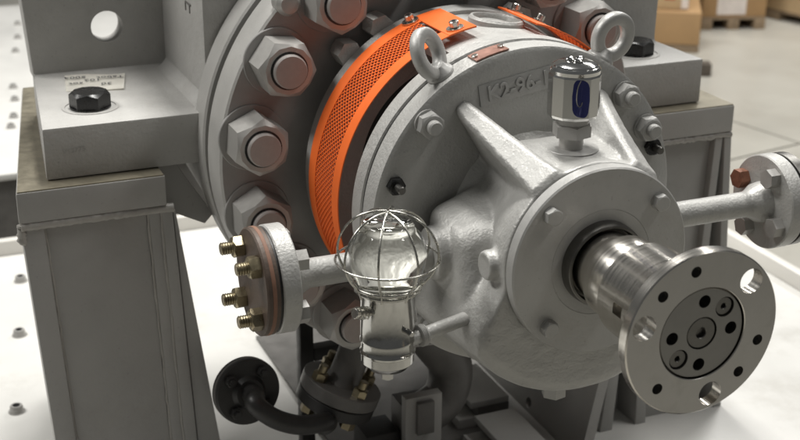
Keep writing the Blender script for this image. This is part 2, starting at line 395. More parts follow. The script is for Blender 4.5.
# ---- bearing bracket (silver): adaptor flange, open body, rear flange
bm = bmesh.new()
lathe(bm, [(.06, .320), (.070, .3165), (.156, .3144), (.1695, .3144), (.173, .3165), (.1735, .3415), (.1715, .3432), (.1715, .3455), (.1745, .3470),
           (.1745, .3690), (.1725, .3715), (.150, .3725), (.06, .3725)], 160, MY)
brk = obj('bearing_bracket', bm, 'silver', pump)
for i in (1,):
    brk.data.materials.append(M['machined_paint'])
bm = bmesh.new(); lathe(bm, [(.15, .3455), (.1727, .3455), (.1727, .3440), (.15, .3440)], 128, MY); obj('joint_gasket', bm, 'matte_black', brk)
# bracket body bridges (top and bottom), curved shells
def shell(ri, ro, y0, y1, a0, a1, n=40, taper=0.0):
    bm = bmesh.new(); rows = []
    for i in range(n+1):
        a = R(a0+(a1-a0)*i/n); c, s = math.cos(a), math.sin(a)
        row = [bm.verts.new((c*ri, y0, s*ri)), bm.verts.new((c*ro, y0, s*ro))]
        for k in range(1, 5):
            y = y0+(y1-y0)*k/4; ro2 = ro+taper*(k/4)
            row.append(bm.verts.new((c*ro2, y, s*ro2)))
        row.append(bm.verts.new((c*ri, y1, s*ri))); rows.append(row)
    m = len(rows[0])
    for A, B in zip(rows[:-1], rows[1:]):
        for k in range(m): bm.faces.new((A[k], A[(k+1) % m], B[(k+1) % m], B[k]))
    bm.faces.new(rows[0][::-1]); bm.faces.new(rows[-1])
    return bm
obj('bridge', shell(.150, .1715, .3726, .485, 52, 112), 'silver', brk)
obj('bridge', shell(.150, .1715, .3726, .485, 232, 300), 'silver', brk)
bm = bmesh.new(); lathe(bm, [(.12, .4855), (.1755, .4855), (.1775, .4875), (.1775, .508), (.1755, .510), (.12, .510), (.12, .4855)], 128, MY); obj('rear_flange', bm, 'silver', brk)
bm = bmesh.new(); hexp(bm, .026, 0, .030, c=.003); LB = finish(bm)
for a in (60, 118, 133):
    bm = bmesh.new(); c_ = R(a)
    put('flange_bolt', LB, 'zinc' if a in (116.5, 133) else 'silver', brk, T(*pol(.178, a, .510)) @ MY @ Matrix.Rotation(a, 4, 'Z'))
# top filling opening with rim
Mt = T(*pol(.1705, 83, .440)) @ Matrix.Rotation(R(7), 4, 'Y')
bm = bmesh.new(); lathe(bm, [(.031, -.012), (.031, .004), (.029, .0065), (.0265, .0065), (.0250, .004), (.0250, -.004), (.024, -.008), (0, -.008)], 48, Mt)
obj('filler_rim', bm, 'silver', brk)
bm = bmesh.new(); cyl(bm, .0225, -.0085, -.0072, 32, Mt); obj('filler_plug', bm, 'silver_flat', brk)
# copper name plate on the rim
bm = bmesh.new(); rows = []
for i in range(7):
    a = R(110.5-12*i/6); row = []
    for y, r in ((.318, .1738), (.318, .1752), (.3395, .1752), (.3395, .1738)): row.append(bm.verts.new((r*math.cos(a), y, r*math.sin(a))))
    rows.append(row)
for A, B in zip(rows[:-1], rows[1:]):
    for k in range(4): bm.faces.new((A[k], A[(k+1) % 4], B[(k+1) % 4], B[k]))
bm.faces.new(rows[0]); bm.faces.new(rows[-1][::-1]); obj('name_plate', bm, 'nameplate', brk, smooth=False)
bm = bmesh.new(); hexp(bm, .0065, 0, .002, c=.0006); RV = finish(bm)
for a in (109.3, 99.7):
    put('rivet', RV, 'zinc', brk, T(*pol(.1752, a, .329)) @ Matrix.Rotation(R(90-a), 4, 'Y'))
# cast number pad on the flange face
tilt = Matrix.Rotation(R(-9.5), 4, 'Y')
bm = bmesh.new(); box(bm, -.050, .050, -.0012, .002, -.0115, .0115, bev=.0011); obj('number_pad', bm, 'silver_flat', brk, T(-.010, .3142, .1365) @ tilt)
put('cast_number', text_mesh('K2-96-13', .0215, .0011, .0004), 'silver_flat', brk, T(-.011, .3125, .1362) @ tilt @ Matrix.Rotation(R(90), 4, 'X'))

# flange bolts of the bracket
bm = bmesh.new(); hexp(bm, .024, 0, .013, c=.0025); cyl(bm, .0145, -.001, .0015, 28); BN = finish(bm, ang=25)
bm = bmesh.new(); lathe(bm, [(0, .012), (.0075, .012), (.0075, .0195), (.0062, .021), (0, .0212)], 20); BS = finish(bm)
for k, (a, kind) in enumerate(((137.0, 'nut'), (46.2, 'nut'), (28.5, 'nut'), (222, 'nut'), (250, 'nut'))):
    P = pol(.157, a, .3135); mx_ = T(*P) @ FLIP @ Matrix.Rotation(.35+k*.37, 4, 'Z')
    n = put('bracket_nut', BN, 'silver_flat', brk, mx_); put('bracket_stud', BS, 'silver_flat', brk, mx_)
bm = bmesh.new(); hexp(bm, .0165, 0, .007, c=.0015); SN = finish(bm, ang=25)
bm = bmesh.new(); lathe(bm, [(0, .006), (.0042, .006), (.0042, .018), (.0034, .019), (0, .019)], 16); SS = finish(bm)
for a in (162.5, 19.5):
    mx_ = T(*pol(.1565, a, .3140)) @ FLIP
    put('black_nut', SN, 'black', brk, mx_); put('set_screw', SS, 'dark_steel', brk, mx_)

# ---- bearing housing: lofted casting with sump
def lerp(a, b, t): return a+(b-a)*t
def sm(t): t = max(0, min(1, t)); return t*t*(3-2*t)
def hous_R(y, th):                       # th in degrees, 0..360
    t = (y-.180)/(.316-.180)
    top = lerp(.0945, .0745, sm(t*1.5))
    if y > .305: top += .014*((y-.305)/.013)**2          # fillet to the flange
    # sump: full below, centred at 255 deg
    d = abs((th-256+180) % 360-180)
    wide = lerp(58, 66, t)
    w = 1-sm((d-wide*.62)/(wide*.52))
    bot = lerp(.1465, .158, t) - .006*math.cos(R(d*2))*0
    if y < .190: bot -= .010*((.190-y)/.010)**2
    return lerp(top, bot, w)
bm = bmesh.new(); rows = []; NT = 144
ys = [.1795, .181, .184, .188, .194, .205, .22, .235, .25, .265, .28, .292, .300, .306, .311, .315, .318]
for y in ys:
    rows.append([bm.verts.new((hous_R(y, 360*i/NT)*math.cos(2*math.pi*i/NT), y, hous_R(y, 360*i/NT)*math.sin(2*math.pi*i/NT))) for i in range(NT)])
for A, B in zip(rows[:-1], rows[1:]):
    for i in range(NT): bm.faces.new((A[i], A[(i+1) % NT], B[(i+1) % NT], B[i]))
c0 = bm.verts.new((0, .1795, 0))
for i in range(NT): bm.faces.new((c0, rows[0][i], rows[0][(i+1) % NT]))
c1 = bm.verts.new((0, .318, 0))
for i in range(NT): bm.faces.new((c1, rows[-1][(i+1) % NT], rows[-1][i]))
HB = bm                                             # further cast features are merged into this mesh and blended
# seam ring joining the end cover
bm = bmesh.new(); lathe(bm, [(.06, .1775), (.0915, .1775), (.0925, .1785), (.0925, .1796), (.06, .1796)], 96, MY); SEAM = finish(bm)
# ribs: thick webs rising towards the flange
def rib(ang, s):
    a = R(ang); rad = Vector((math.cos(a), 0, math.sin(a))); tan = Vector((-math.sin(a), 0, math.cos(a)))
    t = bmesh.new(); prof = [(.183, .0985), (.20, .1035), (.23, .1135), (.26, .1245), (.29, .1365), (.315, .1475)]
    rows = []
    for i, (y, r) in enumerate(prof):
        w = lerp(.0185, .0090, i/5)
        rows.append([t.verts.new(rad*q+tan*ww+Vector((0, y, 0))) for q, ww in ((.05, -w*1.2), (r-.004, -w), (r, -w+.004), (r, w-.004), (r-.004, w), (.05, w*1.2))])
    m = 6
    for A, B in zip(rows[:-1], rows[1:]):
        for k in range(m): t.faces.new((A[k], A[(k+1) % m], B[(k+1) % m], B[k]))
    t.faces.new(rows[0][::-1]); t.faces.new(rows[-1])
    bmesh.ops.recalc_face_normals(t, faces=t.faces[:]); merge(HB, t)
rib(123, -1); rib(55, 1)
# breather pad on top
bm = bmesh.new(); 
t = bmesh.new()
lo = [(-.060, .184, .06), (.062, .184, .06), (.066, .290, .06), (-.058, .290, .06)]
hi = [(-.050, .205, .0875), (.054, .205, .0875), (.056, .285, .0905), (-.048, .285, .0905)]
A = [t.verts.new(p) for p in lo]; B = [t.verts.new(p) for p in hi]
t.faces.new(A[::-1]); t.faces.new(B)
for i in range(4): t.faces.new((A[i], A[(i+1) % 4], B[(i+1) % 4], B[i]))
bmesh.ops.bevel(t, geom=t.edges[:], offset=.007, segments=4, affect='EDGES', profile=.5)
bmesh.ops.recalc_face_normals(t, faces=t.faces[:]); merge(HB, t)
bm = bmesh.new(); cyl(bm, .026, .0, .0015, 40, T(.008, .243, .0880), c=.0005); SPOT = finish(bm)
# side bosses where the cooling pipes enter
for s in (-1, 1):
    bm = bmesh.new(); mx_ = T(0, .281, -.017) @ (MX if s > 0 else Matrix(((0, 0, -1, 0), (1, 0, 0, 0), (0, -1, 0, 0), (0, 0, 0, 1))))
    lathe(bm, [(0, .055), (.052, .055), (.046, .075), (.034, .095), (.029, .110), (.0275, .124), (.0255, .1265), (0, .127)], 40, mx_)
    bmesh.ops.recalc_face_normals(bm, faces=bm.faces[:]); merge(HB, bm)
# raised pad on the left side carrying pipe and oiler connections
t = bmesh.new()
lo = [(-.050, .185, -.125), (-.050, .215, .035), (-.050, .315, .045), (-.050, .315, -.130)]
hi = [(-.1150, .2050, -.088), (-.1120, .2480, .010), (-.1165, .312, .022), (-.1200, .312, -.110)]
A = [t.verts.new(p) for p in lo]; B = [t.verts.new(p) for p in hi]
t.faces.new(A[::-1]); t.faces.new(B)
for i in range(4): t.faces.new((A[i], A[(i+1) % 4], B[(i+1) % 4], B[i]))
bmesh.ops.bevel(t, geom=t.edges[:], offset=.012, segments=5, affect='EDGES', profile=.5)
bmesh.ops.recalc_face_normals(t, faces=t.faces[:]); merge(HB, t)
# round plug boss by the seam
bm = bmesh.new(); MXN = Matrix(((0, 0, -1, 0), (1, 0, 0, 0), (0, -1, 0, 0), (0, 0, 0, 1)))
lathe(bm, [(0, .070), (.021, .070), (.0165, .083), (.0150, .090), (.0148, .1015), (.0135, .1030), (.0105, .1030), (.0090, .1018), (0, .1012)], 36, T(0, .206, -.004) @ MXN); bmesh.ops.recalc_face_normals(bm, faces=bm.faces[:]); merge(HB, bm)
tmp = bpy.data.objects.new('tmp', finish(HB)); COL.objects.link(tmp)
md = tmp.modifiers.new('r', 'REMESH'); md.mode = 'VOXEL'; md.voxel_size = .0021
md = tmp.modifiers.new('s', 'SMOOTH'); md.factor = .5; md.iterations = 7
ctex = bpy.data.textures.new('cast', 'CLOUDS'); ctex.noise_scale = .012; ctex.noise_depth = 2
md = tmp.modifiers.new('d', 'DISPLACE'); md.texture = ctex; md.texture_coords = 'GLOBAL'; md.strength = .0010; md.mid_level = .5
dg = bpy.context.evaluated_depsgraph_get(); dg.update(); me = bpy.data.meshes.new_from_object(tmp.evaluated_get(dg)); bpy.data.objects.remove(tmp)
for pl in me.polygons: pl.use_smooth = True
hous = put('bearing_housing', me, 'silver', pump)
put('seam_gasket', SEAM, 'matte_black', hous); put('spot_face', SPOT, 'silver_flat', hous)
# drain plug under the sump
bm = bmesh.new(); hexp(bm, .022, 0, .03, T(-.02, .205, -.158), .2); obj('drain_plug', bm, 'silver_flat', hous)

# ---- end cover with bolts and seal
bm = bmesh.new()
lathe(bm, [(.036, .166), (.0526, .1645), (.0529, .1648), (.0532, .1644), (.0925, .1640), (.0940, .1655), (.0940, .1775), (.03, .1775)], 128, MY)
cov = obj('end_cover', bm, 'silver_flat', pump)
bm = bmesh.new(); hexp(bm, .0150, 0, .0085, c=.0015); cyl(bm, .0085, -.001, .001, 24); CB = finish(bm, ang=25)
for k, a in enumerate((42.5, 135.5, 227, 317)):
    put('cover_bolt', CB, 'silver_flat', cov, T(*pol(.0795, a, .1636)) @ FLIP @ Matrix.Rotation(.2+k*.3, 4, 'Z'))
bm = bmesh.new(); lathe(bm, [(.0420, .1655), (.0420, .1600), (.0416, .1560), (.0408, .1535), (.0400, .1530), (.0380, .1530), (.0374, .1540), (.0365, .162), (.033, .163)], 64, MY)
obj('shaft_seal', bm, 'dark_steel', cov)

# ---- shaft and coupling hub
bm = bmesh.new(); lathe(bm, [(0, .0955), (.0335, .0955), (.0405, .0956), (.0408, .0965), (.0408, .128), (.0395, .1295), (.0345, .130), (.0345, .20), (0, .20)], 96, MY); shaft = obj('shaft', bm, 'steel', pump)
def y_cut(r, x, z, y0, y1): return cutter(r, y0, y1, T(x, 0, z) @ MY)
bm = bmesh.new()
lathe(bm, [(.0330, .0955), (.0445, .0955), (.0462, .0940), (.0465, .0200), (.0478, .0150), (.0530, .0122), (.0735, .0120), (.0750, .0108), (.0750, .0012), (.0738, 0),
           (.0426, 0), (.0420, .0006), (.0420, .0240), (.0330, .0240), (.0330, .0955)], 160, MY)
me = finish(bm)
cuts = []
for a in (43, 165, 283): P = pol(.0605, a, 0); cuts.append(y_cut(.0113, P.x, P.z, -.01, .03))
for a in (102, 136, -15.5, -46.5, -133): P = pol(.0597, a, 0); cuts.append(y_cut(.0050, P.x, P.z, -.01, .03))
kb = bmesh.new(); box(kb, -.0052, .0052, .054, .068, .036, .052, mtx=Matrix.Rotation(R(90-176), 4, 'Y')); cuts.append(finish(kb, False))
cuts.append(cutter(.0032, .036, .06, T(0, .042, 0) @ Matrix.Rotation(R(-2), 4, 'Y'), 16))
me = boolean(me, cuts)
hub = put('coupling_hub', me, 'steel', pump)
hub.data.materials.append(M['steel_face'])
for pl in hub.data.polygons:
    if pl.normal.y < -.9 and pl.center.y < .006: pl.material_index = 1
bm = bmesh.new(); cyl(bm, .0408, .0016, .020, 96, MY, c=.0006); me = finish(bm)
cuts = [y_cut(.0058, .0292*math.cos(R(a)), .0292*math.sin(R(a)), -.01, .0185) for a in (0, 90, 180, 270)]
cuts += [y_cut(.0092, .0295*math.cos(R(a)), .0295*math.sin(R(a)), -.01, .0075) for a in (45, 225)]
cuts += [y_cut(.0150, 0, 0, -.01, .0062)]
me = boolean(me, cuts); put('hub_end_plate', me, 'plate_steel', hub)
bm = bmesh.new(); lathe(bm, [(.0416, .0042), (.0404, .0042)], 96, MY); 
def capscrew(r, sr, y0, y1):
    bm = bmesh.new(); lathe(bm, [(0, y0+.004), (sr, y0+.004), (sr, y0+.0006), (sr+.0006, y0), (r-.001, y0), (r, y0+.001), (r, y1), (0, y1)], 36, MY); return finish(bm)
for a in (102, 136, -15.5, -46.5, -133):  # black plugs stand in for the shade inside the small holes
    P = pol(.0597, a, 0); bm = bmesh.new(); cyl(bm, .00495, .0055, .0105, 18, MY); obj('hole_shade_plug', bm, 'black', hub, T(P.x, 0, P.z))
put('centre_screw', capscrew(.0143, .0048, .0022, .0061), 'dark_steel', hub)
bm = bmesh.new(); cyl(bm, .0046, .0079, .0085, 20, MY)
for a in (45, 225):
    put('cap_screw', capscrew(.0086, .0024, .0032, .0074), 'dark_steel', hub, T(.0295*math.cos(R(a)), 0, .0295*math.sin(R(a))))

# ---- orange mesh guard (left and right halves)
GR = .1825; Y0, Y1 = .390, .4825
def guard(a0, a1, tabs):
    bm = shell(GR-.0012, GR, Y0, Y0+.0185, a0, a1, 70)
    g_ = obj('mesh_guard', bm, 'orange', pump)
    obj('guard_border', shell(GR-.0012, GR, Y1-.0205, Y1, a0, a1, 70), 'orange', g_)
    ya, yb = Y0+.0178, Y1-.0198; pitch_ = .0076; W_ = yb-ya
    bm = bmesh.new(); L_ = GR*R(abs(a1-a0)); k0 = -int(W_/pitch_)-1
    def P(s, y, r): a = R(a0)+s/GR*(1 if a1 > a0 else -1); return Vector((r*math.cos(a), y, r*math.sin(a)))
    hw = .00052; slope = .80
    for sgn in (1, -1):
        s = -W_*slope
        while s < L_+W_*slope:
            n = 7; prev = None
            for i in range(n+1):
                q = i/n; y = lerp(ya, yb, q) if sgn > 0 else lerp(yb, ya, q); ss = s+q*W_*slope
                if ss < 0 or ss > L_: prev = None; continue
                rt = GR-.0004 if sgn > 0 else GR-.0008
                row = [bm.verts.new(P(ss-hw*1.35, y, rt)), bm.verts.new(P(ss+hw*1.35, y, rt)), bm.verts.new(P(ss+hw*1.35, y, rt-.0011)), bm.verts.new(P(ss-hw*1.35, y, rt-.0011))]
                if prev:
                    for k in range(4): bm.faces.new((prev[k], prev[(k+1) % 4], row[(k+1) % 4], row[k]))
                prev = row
            s += pitch_*slope
    m_ = obj('expanded_mesh', bm, 'orange', g_, smooth=False); m_['kind'] = 'stuff'
    for (ta, tb, which) in tabs:       # solid end tab with two screws
        obj('end_tab', shell(GR-.0014, GR+.0004, Y0+.0002, Y1-.0002, ta, tb, 12), 'orange', g_)
    return g_
gl = guard(108, 253, ((98.5, 108.5, 1), (247, 253, 0)))
gr_ = guard(76, -66, ((76, 70, 1),))
bm = bmesh.new(); cyl(bm, .0095, 0, .0012, 28); GW = finish(bm)
bm = bmesh.new(); cyl(bm, .0052, .0012, .0085, 22, c=.0009); hexp(bm, .0045, .0079, .0082); GS = finish(bm)
bm = bmesh.new(); hexp(bm, .0042, .0084, .00875); GH = finish(bm)
for (a, y) in ((111.0, .4745), (104.5, .4025), (70.5, .474), (60, .474)):
    mx_ = T(*pol(GR+.0005, a, y)) @ Matrix.Rotation(R(90-a), 4, 'Y'); gg = gl if a > 90 else gr_
    put('guard_washer', GW, 'zinc', gg, mx_); put('guard_screw', GS, 'zinc', gg, mx_); put('screw_socket', GH, 'black', gg, mx_)

# ---- eye bolts
def sq(v): return math.copysign(abs(v)**.6, v)
def eyebolt(ang, spin, s=1.0):
    base = pol(.1725, ang, .3385)
    mx_ = T(*base) @ Matrix.Rotation(R(90-ang), 4, 'Y') @ Matrix.Rotation(R(spin), 4, 'Z')
    bm = bmesh.new(); lathe(bm, [(.0, 0), (.0145, 0), (.0150, .0015), (.0140, .0040), (.0105, .0075), (.0085, .012), (0, .012)], 32, mx_)
    n = 44; k = 14; rings = []
    for i in range(n):
        a = 2*math.pi*i/n; c = Vector((.0188*math.cos(a), 0, .0270+.0188*math.sin(a)*1.08)); d = Vector((math.cos(a), 0, math.sin(a)))
        rings.append([bm.verts.new(mx_ @ (c+d*.0070*sq(math.cos(2*math.pi*j/k))+Vector((0, .0062, 0))*sq(math.sin(2*math.pi*j/k)))) for j in range(k)])
    for i in range(n):
        for j in range(k): bm.faces.new((rings[i][j], rings[i][(j+1) % k], rings[(i+1) % n][(j+1) % k], rings[(i+1) % n][j]))
    return obj('lifting_eyebolt', bm, 'silver_flat', pump, ang=60)
eyebolt(121.5, 42); eyebolt(58, 8)

# ---- breather (chrome oil cap)
bx, by = .0065, .243
bm = bmesh.new(); mx_ = T(bx, by, 0)
lathe(bm, [(0, .086), (.0118, .086), (.0118, .1025)], 36, mx_); hexp(bm, .0335, .1020, .1150, mx_, .25, c=.002); lathe(bm, [(.0160, .1145), (.0160, .122), (0, .122)], 30, mx_)
br = obj('oil_breather', bm, 'nut', pump)
bm = bmesh.new(); lathe(bm, [(0, .1205), (.0205, .1205), (.0238, .1222), (.0252, .1250), (.0254, .1630), (.0240, .1655), (0, .1656)], 12, mx_ @ Matrix.Rotation(.12, 4, 'Z'))
lathe(bm, [(.0242, .1650), (.0246, .1685), (.0232, .1712), (.0218, .1716), (.0212, .1732), (.0160, .1756), (0, .1766)], 56, mx_)
obj('chrome_cap', bm, 'chrome', br, ang=22)
bm = bmesh.new()
for i in range(3):
    a = 2*math.pi*i/3+.4; torus(bm, .0038, .0013, T(bx+.0055*math.cos(a), by+.0055*math.sin(a), .1772), 16, 8)
obj('cap_emblem', bm, 'chrome', br)
# blue reflection with a hook shape, painted onto the cap side
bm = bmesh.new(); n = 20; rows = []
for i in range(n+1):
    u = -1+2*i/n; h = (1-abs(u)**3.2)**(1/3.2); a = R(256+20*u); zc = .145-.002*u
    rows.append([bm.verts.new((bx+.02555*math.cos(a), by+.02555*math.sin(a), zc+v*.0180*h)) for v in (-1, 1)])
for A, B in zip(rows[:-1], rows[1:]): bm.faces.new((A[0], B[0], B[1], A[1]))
bmesh.ops.remove_doubles(bm, verts=bm.verts[:], dist=1e-6); obj('reflection_patch', bm, 'blue_reflection', br)
def onc(a, z, r=.0257): return (bx+r*math.cos(R(a)), by+r*math.sin(R(a)), z)
bm = bmesh.new(); tube(bm, smooth_path([onc(253, .163), onc(247, .156), onc(246, .145), onc(249, .139), onc(255, .138), onc(258, .142)], 5), .0006, 6); obj('reflection_hook', bm, 'satin_chrome', br)

# ---- cooling pipes with flanges
PY, PZ = .281, -.0175
def pipe(s, rots, rust):
    bm = bmesh.new(); mx_ = T(0, PY, PZ) @ (MX if s > 0 else Matrix(((0, 0, -1, 0), (1, 0, 0, 0), (0, -1, 0, 0), (0, 0, 0, 1))))
    lathe(bm, [(0, .10), (.0142, .10), (.0142, .252), (.0165, .258), (.0215, .266), (.0230, .2755), (0, .2755)], 40, mx_)
    p_ = obj('cooling_pipe', bm, 'silver', pump, ang=50)
    bm = bmesh.new(); lathe(bm, [(0, .275), (.0512, .275), (.0525, .2763), (.0525, .2917), (.0512, .293), (0, .293)], 72, mx_); obj('pipe_flange', bm, 'silver', p_)
    bm = bmesh.new(); cyl(bm, .0495, .2931, .2957, 64, mx_); obj('gasket', bm, 'matte_black' , p_)
    bm = bmesh.new(); lathe(bm, [(0, .2958), (.0515, .2958), (.0520, .2964), (.0520, .3070), (.0505, .3085), (0, .3085)], 72, mx_); obj('blind_flange', bm, 'rust_plate' if s < 0 else 'dark_steel', p_)
    if s < 0:
        bm = bmesh.new(); ring(bm, .045, .0524, .2995, .3035, 64, mx_, .0005); obj('rust_band', bm, 'gasket', p_)
    for i, a in enumerate(rots):
        q = T(0, .0375*math.cos(R(a)), .0375*math.sin(R(a))) @ mx_
        bm = bmesh.new(); hexp(bm, .0190, .263, .2749, q @ Matrix.Rotation(.4*i, 4, 'Z'))
        t = bmesh.new(); 
        hd_ = obj('flange_bolt', bm, 'rust_bolt' if (s > 0 and i == 0) else 'nut', p_, ang=25)
        bm = bmesh.new(); hexp(bm, .0190, .3086, .3195, q @ Matrix.Rotation(.5+.7*i, 4, 'Z'), c=.002); obj('flange_nut', bm, 'yellow_zinc', p_, ang=25)
        bm = bmesh.new(); lathe(bm, [(0, .31), (.0062, .31)] + [(.0062-.0006*(k % 2), .3196+.0012*k) for k in range(9)] + [(.005, .3305), (0, .331)], 18, q); obj('stud', bm, 'yellow_zinc', p_)
    return p_
pipe(-1, (45, 135, 225, 315), True); pipe(1, (28, 118, 208, 298), False)

# ---- constant level oiler
ox, oy = -.1975, .214
mo = T(ox, oy, 0)
bm = bmesh.new()
lathe(bm, [(0, -.0985), (.012, -.0975), (.0195, -.0945), (.0232, -.0895), (.0250, -.0880), (.0252, -.0795), (.0262, -.0785), (.0266, -.0765), (.0256, -.0752),
           (.0250, -.0740), (.0250, -.0665), (.0262, -.0655), (.0262, -.0635), (.0256, -.0625), (.0256, -.0200), (.0262, -.0190), (.0262, -.0150), (.0235, -.0135), (.0235, -.0165), (0, -.0165)], 72, mo)
oil = obj('constant_level_oiler', bm, 'satin_chrome', pump)
bm = bmesh.new(); hexp(bm, .0105, -.108, -.098, mo, .2, c=.001); obj('drain_nipple', bm, 'satin_chrome', oil)
# glass bulb, full of clear oil, so one solid body
outp = [(.0262, -.0150), (.0272, -.0110), (.0302, -.0040), (.0334, .0045), (.0354, .0130), (.0362, .0215), (.0347, .0315), (.0305, .0395), (.0262, .0436), (.0243, .0460), (.0240, .0490), (.0222, .0512), (.0170, .0522), (0, .0508)]
bm = bmesh.new(); lathe(bm, [(0, -.0145), (.0232, -.0150)]+outp, 64, mo); bmesh.ops.remove_doubles(bm, verts=bm.verts[:], dist=1e-6); obj('glass_bulb', bm, 'glass', oil, ang=80)
bm = bmesh.new(); torus(bm, .0318, .0017, mo @ T(0, 0, -.0085), 48); torus(bm, .0300, .0017, mo @ T(0, 0, -.0135), 48); obj('cage_collar', bm, 'wire', oil, ang=60)
for i in range(8):
    a = 2*math.pi*i/8+.22; c, s = math.cos(a), math.sin(a)
    rz = [(.0292, -.0185), (.0325, -.0095), (.0400, .000), (.0455, .0110), (.0472, .0220), (.0445, .0340), (.0375, .0455), (.0270, .0545), (.0140, .0595), (.0015, .0610)]
    k = .0 + .0011*(i % 2)
    bm = bmesh.new(); tube(bm, smooth_path([(ox+r*c, oy+r*s, z+k) for r, z in rz], 5), .00115, 8); obj('cage_wire', bm, 'wire', oil, ang=60)
bm = bmesh.new(); torus(bm, .0484, .00115, mo @ T(0, 0, .0150), 72, 8); obj('cage_hoop', bm, 'wire', oil, ang=60)
# side spring screw
bm = bmesh.new()
sp = Vector((ox-.0255, oy-.012, -.030)); sd = Vector((-.9, -.3, .25)).normalized(); msp, _ = along(sp-sd*.006, sp+sd)
tube(bm, [msp @ Vector((.0055*math.cos(t*.6), .0055*math.sin(t*.6), .003+.00042*t)) for t in range(36)], .0009, 6); obj('spring', bm, 'wire', oil, ang=60)
bm = bmesh.new(); cyl(bm, .0033, 0, .018, 16, msp); cyl(bm, .0050, .018, .0215, 18, msp, c=.0006); obj('clamp_screw', bm, 'zinc', oil)
# outlet with knurled union and pipe stub
mu, _ = along((ox+.018, oy-.010, -.0665), (-.117, .214, -.0600))
bm = bmesh.new(); lathe(bm, [(0, 0), (.0068, 0), (.0068, .063), (.0060, .0645), (.0038, .0645), (.0038, .055), (0, .055)], 28, mu); obj('outlet_pipe', bm, 'silver', oil)
bm = bmesh.new(); lathe(bm, [(0, .0105), (.0095, .0105)] + [(.0108-.0008*(k % 2), .0112+.0008*k) for k in range(8)] + [(.0095, .0180), (0, .0180)], 20, mu); obj('union_nut', bm, 'silver_flat', oil)
bm = bmesh.new(); cyl(bm, .0095, -.002, .007, 24, along((ox+.022, oy+.004, -.046), (ox+.05, oy+.001, -.043))[0], c=.001); obj('side_boss', bm, 'silver_flat', oil)
bm = bmesh.new(); cyl(bm, .0028, 0, .009, 14, along((ox+.010, oy-.0235, -.0500), (ox+.016, oy-.06, -.049))[0], c=.0006); obj('vent_screw', bm, 'satin_chrome', oil)
# ---- drain pipework under the casing
dax = Vector((.36, -.05, .93)).normalized()
dc = Vector((-.112, .590, -.333))
md, _ = along(dc, dc+dax)
bm = bmesh.new(); lathe(bm, [(0, -.001), (.0515, -.001), (.0525, .0), (.0525, .0155), (.0515, .0165), (.026, .0168), (.0215, .026), (.0205, .12), (0, .12)], 56, md)
dr = obj('drain_pipe', bm, 'dark_paint', pump)
bm = bmesh.new(); lathe(bm, [(0, -.018), (.0505, -.018), (.0515, -.017), (.0515, -.0035), (.0505, -.0025), (0, -.0025)], 56, md); obj('mating_flange', bm, 'matte_black', dr)
for i in range(4):
    a = R(20+90*i); q = md @ T(.0385*math.cos(a), .0385*math.sin(a), 0)
    bm = bmesh.new(); hexp(bm, .0175, .0166, .0275, q @ Matrix.Rotation(.3*i, 4, 'Z'), c=.0015); obj('flange_nut', bm, 'yellow_zinc', dr, ang=25)
    bm = bmesh.new(); cyl(bm, .0058, .0275, .038, 16, q, c=.0008); obj('stud', bm, 'yellow_zinc', dr)
    bm = bmesh.new(); hexp(bm, .0175, -.029, -.0181, q); obj('flange_bolt', bm, 'yellow_zinc', dr, ang=25)
bc = Vector((-.236, .572, -.2985)); bd = Vector((.12, -.97, .15)).normalized(); mb, _ = along(bc, bc+bd)
low = dc-dax*.02
bm = bmesh.new(); tube(bm, smooth_path([bc-bd*.001, bc+bd*.020, (-.238, .535, -.296), (-.216, .53, -.3175), (-.184, .53, -.3335), (-.145, .542, -.3440), low+Vector((-.018, -.012, -.018)), low+dax*.002], 6), .0122, 20)
obj('drain_bend', bm, 'matte_black', dr, ang=60)
bm = bmesh.new(); lathe(bm, [(0, -.016), (.0405, -.016), (.042, -.0145), (.042, -.0012), (.0405, .0), (.022, .0005), (.0175, .006), (0, .006)], 48, mb); obj('drain_flange', bm, 'matte_black', dr)
bm = bmesh.new(); ring(bm, .036, .0424, -.0105, -.0055, 48, mb, .0004); obj('flange_edge', bm, 'dark_paint', dr)
for i in range(4):
    a = R(48+90*i); q = mb @ T(.0300*math.cos(a), .0300*math.sin(a), 0)
    bm = bmesh.new(); hexp(bm, .0125, .0, .007, q, c=.001); cyl(bm, .0036, .007, .011, 12, q); obj('flange_bolt', bm, 'matte_black', dr, ang=25)
# casing bottom branch: dark elbow behind the oiler
bm = bmesh.new(); tube(bm, smooth_path([(-.02, .60, -.20), (.02, .60, -.28), (.055, .61, -.335), (.045, .61, -.385), (-.01, .60, -.405)], 6), .030, 20)
obj('bottom_elbow', bm, 'dark_paint', dr, ang=60)

